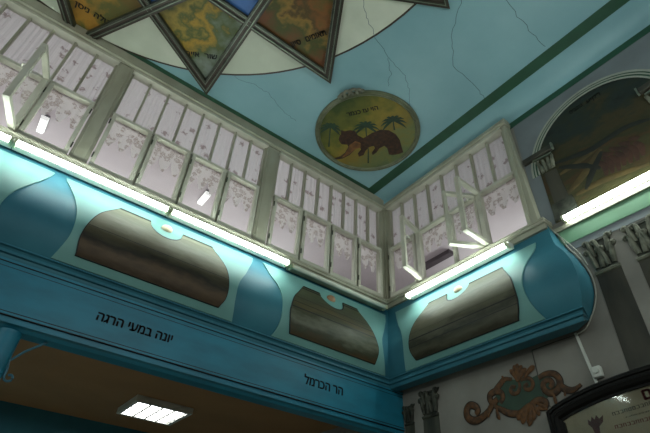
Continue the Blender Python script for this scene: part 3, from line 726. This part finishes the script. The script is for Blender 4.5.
# ================================================================== LUNETTE ON THE END WALL
t = thing('lunette_mural', (XW, -2.72, 4.30), 'dark arched mural above the wall tube, ringed with pale lines', 'mural')
LC, LR = (-2.72, 4.90), .60
def arch(r, z0=4.30, n=40):
    a0 = math.asin(min(1, .22/r)) if False else 0
    return [(LC[0]+r*math.cos(a0+(PI-2*a0)*k/n), LC[1]+r*math.sin(a0+(PI-2*a0)*k/n)) for k in range(n+1)] + [(LC[0]-r, z0), (LC[0]+r, z0)]
def wflat(pts, x0, x1, nm, m, par=None):
    q = [Vector(p) for p in pts]; a = sum(q[i].cross(q[(i+1) % len(q)]) for i in range(len(q)))
    if a < 0: pts = pts[::-1]
    return MB().prism([(x0, y, z) for y, z in pts], [(x1, y, z) for y, z in pts]).build(nm, m, par or t)
wflat(arch(.60), XW-.008, XW-.003, 'canvas', M['paint_l'])
for r0, r1, m, x in ((.660,.682,M['pale'],.010),(.647,.660,M['green'],.007),(.633,.647,M['pale'],.012),(.617,.633,M['green'],.007),(.60,.617,M['pale'],.012)):
    mb = MB(); n = 48; ao = [(LC[0]+r1*math.cos(PI*k/n), LC[1]+r1*math.sin(PI*k/n)) for k in range(n+1)]; ai = [(LC[0]+r0*math.cos(PI*k/n), LC[1]+r0*math.sin(PI*k/n)) for k in range(n+1)]
    for k in range(n):
        q = [ai[k], ao[k], ao[k+1], ai[k+1]]; mb.hexa([(XW-.001, y, z) for y, z in q], [(XW-x, y, z) for y, z in q])
    mb.build('arch_line', m, t)
def stroke(P, r, m, nm, x=.010):
    mb = MB(); S = spline(P, 4); n = len(S)
    mb.tube([(XW-x, p.x, p.y) for p in S], [r*(.35+.65*math.sin(PI*(i+.5)/n)) for i in range(n)], 8, flat=((1,0,0), .06)); mb.build(nm, m, t, smooth=True)
for P, r in (([(-2.30,4.53),(-2.48,4.63),(-2.68,4.79)], .035), ([(-2.29,4.77),(-2.48,4.79),(-2.69,4.83)], .025), ([(-2.36,4.47),(-2.6,4.47),(-2.95,4.40)], .03)): stroke(P, r, M['ray'], 'painted_ray')
for P, r in (([(-2.25,4.93),(-2.48,4.87),(-2.62,4.84),(-2.91,4.86),(-3.1,4.80)], .03), ([(-2.30,4.85),(-2.5,4.72),(-2.62,4.60)], .028), ([(-2.45,4.47),(-2.56,4.62),(-2.68,4.76)], .03)): stroke(P, r, M['rock'], 'painted_rock', .011)
for k in range(7):
    y = -2.62-.05*k; stroke([(y, 4.68+.02*math.sin(k*2)), (y-.035, 4.60), (y-.02, 4.50-.01*(k%3))], .026, M['robe'], 'painted_fold', .0095)
for k in range(4): stroke([(-2.66-.08*k, 4.76-.01*k), (-2.71-.08*k, 4.70), (-2.76-.07*k, 4.68)], .022, M['robe'], 'painted_fold', .0095)
for s in (0, 1):                      # painted columns carrying the arch, with an entablature bar
    mir = (lambda y: y) if s == 0 else (lambda y: 2*LC[0]-y)
    wflat([(mir(y), z) for y, z in ((-2.155,4.88),(-2.275,4.86),(-2.30,4.50),(-2.16,4.50))], XW-.011, XW-.003, 'column_shaft', M['shaft'])
    wflat([(mir(y), z) for y, z in ((-2.135,4.50),(-2.325,4.50),(-2.335,4.44),(-2.345,4.31),(-2.115,4.31),(-2.125,4.44))], XW-.014, XW-.003, 'column_base', M['stoned'])
    mb = MB()
    for yy in (-2.15,-2.19,-2.23,-2.265):
        mb.tube([(XW-.012, mir(yy*.9-2.21*.1), 4.89), (XW-.018, mir(yy), 4.95), (XW-.026, mir(yy+(yy+2.21)*.35), 5.03)], [.015,.022,.014], 8)
    mb.build('column_capital', M['stone'], t, smooth=True)
    wflat([(mir(y), z) for y, z in ((-2.09,5.075),(-2.285,5.045),(-2.285,5.06),(-2.09,5.09))], XW-.03, XW-.003, 'abacus', M['giltl'])
    mb = MB(); q = [(mir(y), z) for y, z in ((-2.0,5.09),(-2.31,5.085),(-2.31,5.14),(-2.0,5.15))]
    if s == 1: q = q[::-1]
    mb.hexa([(XW-.003, y, z) for y, z in q], [(XW-.05, y, z) for y, z in q]); mb.build('entablature', M['shaft'], t, bevel=.006)
    MB().box(XW-.056, XW-.02, min(mir(-2.31), mir(-2.325)), max(mir(-2.31), mir(-2.325)), 5.075, 5.15).build('entablature_end', M['giltl'], t)
text('lettering', heb('רקיע'), .07, (XW-.0085, -2.80, 5.39), (0,-1,-.02), (0,0,1), M['ink'], t, bold=.002, thick=.001)
text('lettering', heb('כוכבים'), .07, (XW-.0085, -2.63, 5.395), (0,-1,.02), (0,0,1), M['ink'], t, bold=.002, thick=.001, squeeze=.7)

# ================================================================== PAINTED COLUMNS ON THE WALL
def painted_column(y0, y1, zt, zcap, zb, label, m_sh, m_cap, halo=0):
    t = thing('painted_column', (XW, (y0+y1)/2, zb), label, 'mural', 'columns painted on the end wall')
    w = abs(y1-y0); c = (y0+y1)/2; h = zt-zcap
    wflat([(c-w*.41, zcap), (c+w*.41, zcap), (c+w*.46, zb), (c-w*.46, zb)], XW-.006, XW-.0005, 'shaft', m_sh, t)
    wflat([(c-w*.56, zt-h*.02), (c-w*.2, zt-h*.06), (c+w*.2, zt-h*.06), (c+w*.56, zt-h*.02), (c+w*.50, zt-h*.13), (c-w*.50, zt-h*.13)], XW-.012, XW-.0005, 'abacus', M['stoned'], t)
    wflat([(c-w*.44, zt-h*.14), (c+w*.44, zt-h*.14), (c+w*.36, zcap+h*.05), (c-w*.36, zcap+h*.05)], XW-.007, XW-.0005, 'bell', M['stoned'], t)
    mb = MB()
    for k, (u, z0, z1, dr) in enumerate(((-.36,.12,.62,-1),(-.12,.10,.58,1),(.12,.10,.58,-1),(.36,.12,.62,1),(-.30,.45,.88,-1),(0,.42,.84,1),(.30,.45,.88,1))):
        y = c - u*w*.82*(-1); r = w*.095; P = []         # stem rising and curling over into a volute
        for q in range(4): P.append((XW-.008-.003*q, y + dr*w*.02*q, zcap+h*(z0+(z1-z0)*q/4)))
        for q in range(9):
            a = PI - q*.62; rr_ = r*(1-.075*q); P.append((XW-.020, y + dr*(w*.07+r + rr_*math.cos(a)), zcap+h*z1 + rr_*math.sin(a)))
        mb.tube(P, [w*.075,w*.095,w*.095,w*.085]+[w*(.075-.004*q) for q in range(9)], 8)
    mb.build('leaves', m_cap, t, smooth=True)
    mb = MB(); mb.tube([(XW-.006, c-w*.42, zcap), (XW-.006, c+w*.42, zcap)], h*.06, 8); mb.build('neck_ring', m_cap, t, smooth=True)
painted_column(-2.27, -2.50, 4.00, 3.69, 2.55, 'dark painted column with leafy capital nearest the gallery end, under the green band', M['shaft'], M['stone'])
painted_column(-2.58, -2.82, 3.98, 3.67, 2.55, 'dark painted column with leafy capital farther from the gallery end', M['shaft'], M['stone'])
painted_column(-.355, -.59, 3.235, 2.99, 1.9, 'taller painted column under the short gallery beside the scroll ornament', M['shaftl'], M['stoned'])
painted_column(-.125, -.27, 3.15, 2.97, 1.9, 'narrow painted column squeezed against the blue beam end', M['shaftl'], M['stoned'])

# gilded capital below the beam end
t = thing('gilded_capital', (-.12, .12, 2.60), 'small gilded capital below the beam at the inside corner', 'capital')
mb = MB(); mb.lathe([(.05,2.2),(.055,2.62),(.075,2.63),(.06,2.66),(.07,2.74),(.10,2.86),(.115,2.87),(.115,2.93)], (-.10, .06, 0), 'z', 16); mb.build('drum', M['goldc'], t, smooth=True)
mb = MB()
for k in range(8):
    a = 2*PI*k/8; mb.tube([(-.10+.065*math.cos(a), .06+.065*math.sin(a), 2.70), (-.10+.09*math.cos(a), .06+.09*math.sin(a), 2.79), (-.10+.125*math.cos(a), .06+.125*math.sin(a), 2.83)], [.016,.022,.008], 7)
mb.build('leaves', M['goldc'], t, smooth=True)

# ================================================================== CARTOUCHE
t = thing('scroll_cartouche', (XW, -1.42, 2.85), 'ochre painted scroll ornament with dark green field below the short gallery', 'mural')
CART = {
 'left': [(-.978,2.904),(-1.007,2.923),(-.989,2.964),(-.939,2.988),(-.898,2.968),(-.885,2.915),(-.918,2.87),(-.979,2.852),(-1.044,2.866),(-1.113,2.901),(-1.163,2.948),(-1.219,2.976)],
 'upleft': [(-1.2,2.931),(-1.148,2.976),(-1.152,3.025),(-1.203,3.041),(-1.259,3.021),(-1.271,2.976),(-1.236,2.943)],
 'edge': [(-1.204,3.046),(-1.262,3.082),(-1.313,3.115),(-1.384,3.097)],
 'v1': [(-1.443,3.062),(-1.442,3.021),(-1.415,2.984),(-1.373,2.984),(-1.355,3.015),(-1.375,3.041),(-1.402,3.028)],
 'v2': [(-1.462,3.065),(-1.489,3.074),(-1.545,3.06),(-1.561,3.016),(-1.534,2.983),(-1.494,2.989),(-1.488,3.018),(-1.518,3.027)],
 'rv': [(-1.622,3.048),(-1.688,3.062),(-1.752,3.045),(-1.781,2.999),(-1.772,2.948),(-1.724,2.914),(-1.668,2.924),(-1.641,2.964),(-1.655,3.005),(-1.7,3.012),(-1.719,2.976),(-1.693,2.955)],
 'tail': [(-1.774,2.955),(-1.807,2.916),(-1.849,2.896),(-1.89,2.901),(-1.934,2.919)],
 'bottomleft': [(-1.179,2.928),(-1.24,2.886),(-1.307,2.845),(-1.396,2.827),(-1.474,2.849)],
 'bottomright': [(-1.495,2.86),(-1.554,2.885),(-1.605,2.881),(-1.632,2.852),(-1.606,2.821),(-1.558,2.831)]}
RAD = dict(left=(.03,.034), upleft=(.026,.03), edge=(.03,.02), v1=(.016,.022), v2=(.016,.022), rv=(.026,.028), tail=(.03,.016), bottomleft=(.022,.034), bottomright=(.03,.022))
LEAF = [((-1.435,3.067),(-1.383,3.178)),((-1.435,3.067),(-1.424,3.205)),((-1.435,3.067),(-1.468,3.209)),((-1.435,3.067),(-1.504,3.185)),((-1.435,3.067),(-1.537,3.149)),((-1.503,3.079),(-1.612,3.148)),((-1.313,3.087),(-1.297,3.15)),((-1.498,2.874),(-1.366,2.777)),((-1.498,2.874),(-1.403,2.74)),((-1.498,2.874),(-1.451,2.719)),((-1.507,2.872),(-1.502,2.75)),((-1.517,2.878),(-1.556,2.772)),((-1.197,2.916),(-1.208,2.813)),((-1.14,2.936),(-1.103,2.85)),((-1.706,2.91),(-1.708,2.825)),((-1.8,2.922),(-1.792,2.865)),((-1.565,2.86),(-1.635,2.8))]
FIELD = [(-1.20,3.0),(-1.262,3.075),(-1.34,3.11),(-1.44,3.08),(-1.535,3.06),(-1.62,3.075),(-1.70,3.04),(-1.745,2.97),(-1.70,2.92),(-1.62,2.87),(-1.5,2.85),(-1.38,2.85),(-1.28,2.87),(-1.20,2.92)]
wflat(FIELD, XW-.005, XW-.0005, 'green_field', M['orng'], t)
for nm, P in CART.items():
    S = spline(P); r0, r1 = RAD[nm]; n = len(S)
    rr = [(r0+(r1-r0)*i/(n-1))*(.75+.25*math.sin(PI*min(1, i/(n-1)*1.2))) for i in range(n)]
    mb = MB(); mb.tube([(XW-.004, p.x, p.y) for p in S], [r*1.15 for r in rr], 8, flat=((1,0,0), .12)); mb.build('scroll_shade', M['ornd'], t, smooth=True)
    mb = MB(); mb.tube([(XW-.008, p.x, p.y) for p in S], [r*.85 for r in rr], 10, flat=((1,0,0), .18)); mb.build('scroll', M['orn'], t, smooth=True)
for (a, b) in LEAF:
    a, b = Vector(a), Vector(b); d = b-a; nn = Vector((-d.y, d.x)).normalized()
    bend = nn*d.length*.06*(1 if (b.x > -1.45) else -1)
    pts = [a, a+d*.35+bend, a+d*.75+bend, b]
    w_ = min(.024, d.length*.155)
    mb = MB(); mb.tube([(XW-.010, p.x, p.y) for p in spline(pts, 3)], [w_*x for x in (.5,.6,.7,.8,.95,1.05,1.1,.95,.6,.12)], 8, flat=((1,0,0), .3)); mb.build('leaf', M['ornl'], t, smooth=True)

# ================================================================== FRAMED NOTICE
FRC = (-2.62, 1.55); T0 = Vector((XW-.03, 0, 0))
t = thing('framed_notice', (XW, -2.5, 1.9), 'dark arched wooden frame with a parchment notice under glass', 'framed notice')
TIL = .02
ARC = [(-1.640,2.775),(-1.700,2.803),(-1.80,2.834),(-1.90,2.856),(-2.0,2.875),(-2.114,2.890),(-2.222,2.901),(-2.326,2.908),(-2.45,2.912)]
ARC = ARC + [(2*-2.45-y, z) for y, z in ARC[-2::-1]]
def tiltx(z): return TIL*(z-2.0)/.9*1.0
def ring_loop(d):
    top = []
    n = len(ARC)
    for i, (y, z) in enumerate(ARC):
        p0 = Vector(ARC[max(i-1,0)]); p1 = Vector(ARC[min(i+1,n-1)]); tt = (p1-p0).normalized(); nn = Vector((tt.y, -tt.x))
        if nn.y > 0: nn = -nn
        top.append(Vector((y, z)) + nn*d)
    top[0].x = ARC[0][0]-d; top[0].y = ARC[0][1]-d*.8; top[-1].x = ARC[-1][0]+d; top[-1].y = ARC[-1][1]-d*.8
    return top + [Vector((ARC[-1][0]+d, 1.9+d)), Vector((ARC[0][0]-d, 1.9+d))]
def fx(p, x): return (XW - x - tiltx(p.y), p.x, p.y)
secs = [(0,.002),(0,.035),(.012,.05),(.03,.05),(.036,.040),(.055,.040),(.062,.047),(.085,.040),(.10,.022),(.115,.022),(.115,.004)]
mb = MB(); mb.strip([[fx(p, x) for p in ring_loop(d)] for d, x in secs], cap=False); mb.build('frame', M['frame'], t)
q = ring_loop(.112); mb = MB(); mb.prism([fx(p, .006) for p in q][::-1], [fx(p, .010) for p in q][::-1]); mb.build('parchment', M['parch'], t)
mb = MB(); mb.prism([fx(p, .016) for p in q][::-1], [fx(p, .018) for p in q][::-1]); mb.build('glass', M['fglass'], t)
FL = [(-1.92,2.672),(-1.937,2.655),(-1.952,2.685),(-1.967,2.662),(-1.985,2.69),(-2.0,2.662),(-2.03,2.68),(-2.018,2.64),(-1.985,2.615),(-1.975,2.56),(-1.99,2.50),(-1.93,2.50),(-1.945,2.56),(-1.935,2.615),(-1.915,2.64)]
qq = [Vector(p) for p in FL]
mb = MB(); mb.prism([fx(p, .0105) for p in qq], [fx(p, .012) for p in qq]); mb.build('emblem', M['flame'], t)
def glyph_row(y0, y1, z0, z1, n, m, h, seed):
    rnd = random.Random(seed); mb = MB()
    for k in range(n):
        s = (k+.5)/n; y = y0+(y1-y0)*s; z = z0+(z1-z0)*s; w_ = abs(y1-y0)/n*.36; c = rnd.random()
        def bar(ya, yb, za, zb):
            p = [Vector((ya, za)), Vector((yb, za)), Vector((yb, zb)), Vector((ya, zb))]
            mb.hexa([fx(v, .0104) for v in p], [fx(v, .0115) for v in p])
        if c < .85: bar(y-w_, y+w_, z+h*.4, z+h*.55)
        bar(y-w_, y-w_*.5, z-h*.5, z+h*.5)
        if c > .4: bar(y-w_, y+w_, z-h*.5, z-h*.36)
        if c < .5: bar(y+w_*.5, y+w_, z-h*.5, z+h*.4)
    return mb.build('printed_row', m, t)
glyph_row(-2.09, -2.55, 2.672, 2.705, 17, M['printk'], .020, 1)
glyph_row(-2.16, -2.55, 2.638, 2.658, 18, M['printk'], .007, 2)
glyph_row(-2.08, -2.55, 2.592, 2.615, 17, M['redink'], .020, 3)
text('red_letters', heb('שלום'), .10, (XW-.0112-tiltx(2.745), -2.42, 2.752), (0,-1,.06), (0,0,1), M['redink'], t, bold=.005, thick=.0005)

# ================================================================== CABLES
t = thing('electric_conduit', (XW, -2.02, 2.9), 'white vertical conduit with a junction box above the framed notice', 'conduit')
mb = MB(); mb.hexa([(XW-.014,-2.040,2.88),(XW-.0005,-2.040,2.88),(XW-.0005,-2.060,2.88),(XW-.014,-2.060,2.88)][::-1], [(XW-.014,-1.994,3.295),(XW-.0005,-1.994,3.295),(XW-.0005,-2.012,3.295),(XW-.014,-2.012,3.295)][::-1]); mb.build('trunking', M['white'], t)
mb = MB(); mb.box(XW-.045, XW-.0005, -2.115, -2.045, 2.925, 3.005); mb.build('junction_box', M['white'], t, bevel=.01)
mb = MB(); mb.lathe([(.022,-.062),(.024,-.045),(.026,-.04)], (XW, -2.085, 2.972), 'x', 14); mb.build('plug', M['white'], t, smooth=True)
W = [(-1.996,3.281),(-2.06,3.292),(-2.105,3.325),(-2.19,3.436),(-2.237,3.556),(-2.245,3.70),(-2.20,3.88),(-2.135,4.036),(-2.09,4.20)]
mb = MB(); mb.tube([(XW-.012, p.x-.012, p.y) for p in spline(W, 5)], .006, 8)
tag(mb.build('cable', M['cable'], smooth=True), 'pale cable following the curved end of the gallery parapet', 'cable')
W2 = [(-2.06,4.24),(-2.12,4.12),(-2.18,4.0),(-2.225,3.89),(-2.25,3.78)]
mb = MB(); mb.tube([(XW-.03, p.x-.014, p.y) for p in spline(W2, 5)], .0045, 8)
tag(mb.build('cable', M['cable'], smooth=True), 'thin slack cable hanging from the ledge end outside the parapet', 'cable')
mb = MB(); mb.tube([(XW-.004, y, z) for y, z in ((-1.993,3.284),(-1.80,3.283),(-1.617,3.278),(-1.615,3.27),(-1.618,3.06),(-1.622,2.88),(-1.66,2.82))], .0032, 6)
tag(mb.build('wire', M['wire'], smooth=True), 'thin dark wire crossing the grey wall down over the scroll ornament', 'wire')

# ================================================================== LIGHT
def strip_light(loc, rot, length, energy):
    l = bpy.data.lights.new('fill_strip', 'AREA'); l.shape = 'RECTANGLE'; l.size = length; l.size_y = .05; l.energy = energy; l.color = (.9, 1, .94)
    o = bpy.data.objects.new('fill_strip_lamp', l); C.objects.link(o); o.location = loc; o.rotation_euler = rot
# unseen fill strips standing in for the hall's other tubes, behind the camera
strip_light((-6.9, -4.70, 4.2), (math.radians(100), 0, 0), 2.4, 22)
strip_light((-2.2, -4.70, 4.2), (math.radians(100), 0, 0), 2.4, 22)
strip_light((-7.95, -2.2, 4.2), (math.radians(100), 0, math.radians(-90)), 2.4, 22)
# added fill strip out of view, to brighten the soffit under the gallery
strip_light((-4.9, 1.6, 3.05), (0, 0, 0), 1.2, 40)
# fill strips hidden at the gallery's rear walls, added to backlight its curtains
strip_light((-4.0, 2.6, 5.2), (math.radians(-80), 0, 0), 2.4, 27)
strip_light((-1.2, 2.6, 5.2), (math.radians(-80), 0, 0), 2.4, 27)
strip_light((2.5, -.6, 5.2), (math.radians(-80), 0, math.radians(-90)), 2.0, 20)
w = bpy.data.worlds.new('World'); bpy.context.scene.world = w; w.use_nodes = True
w.node_tree.nodes['Background'].inputs[0].default_value = (.5, .55, .6, 1); w.node_tree.nodes['Background'].inputs[1].default_value = .02

# ================================================================== CAMERA
R = ((.7963,-.6026,.0515),(.4108,.4766,-.7771),(.4439,.6400,.6271))
rx, ry, rz = (Vector(r) for r in R)
rz.normalize(); rx = (rx - rz*rx.dot(rz)).normalized(); ry = rz.cross(rx)
cam = bpy.data.cameras.new('camera'); cam.sensor_width = 36; cam.lens = 476/650*36; cam.clip_start = .05
co = bpy.data.objects.new('camera', cam); C.objects.link(co)
co.matrix_world = Matrix(((rx.x,-ry.x,-rz.x,-3.47),(rx.y,-ry.y,-rz.y,-3.61),(rx.z,-ry.z,-rz.z,1.6),(0,0,0,1)))
sc = bpy.context.scene; sc.camera = co
sc.view_settings.view_transform = 'Standard'; sc.view_settings.look = 'None'; sc.view_settings.gamma = 1; sc.view_settings.exposure = .5
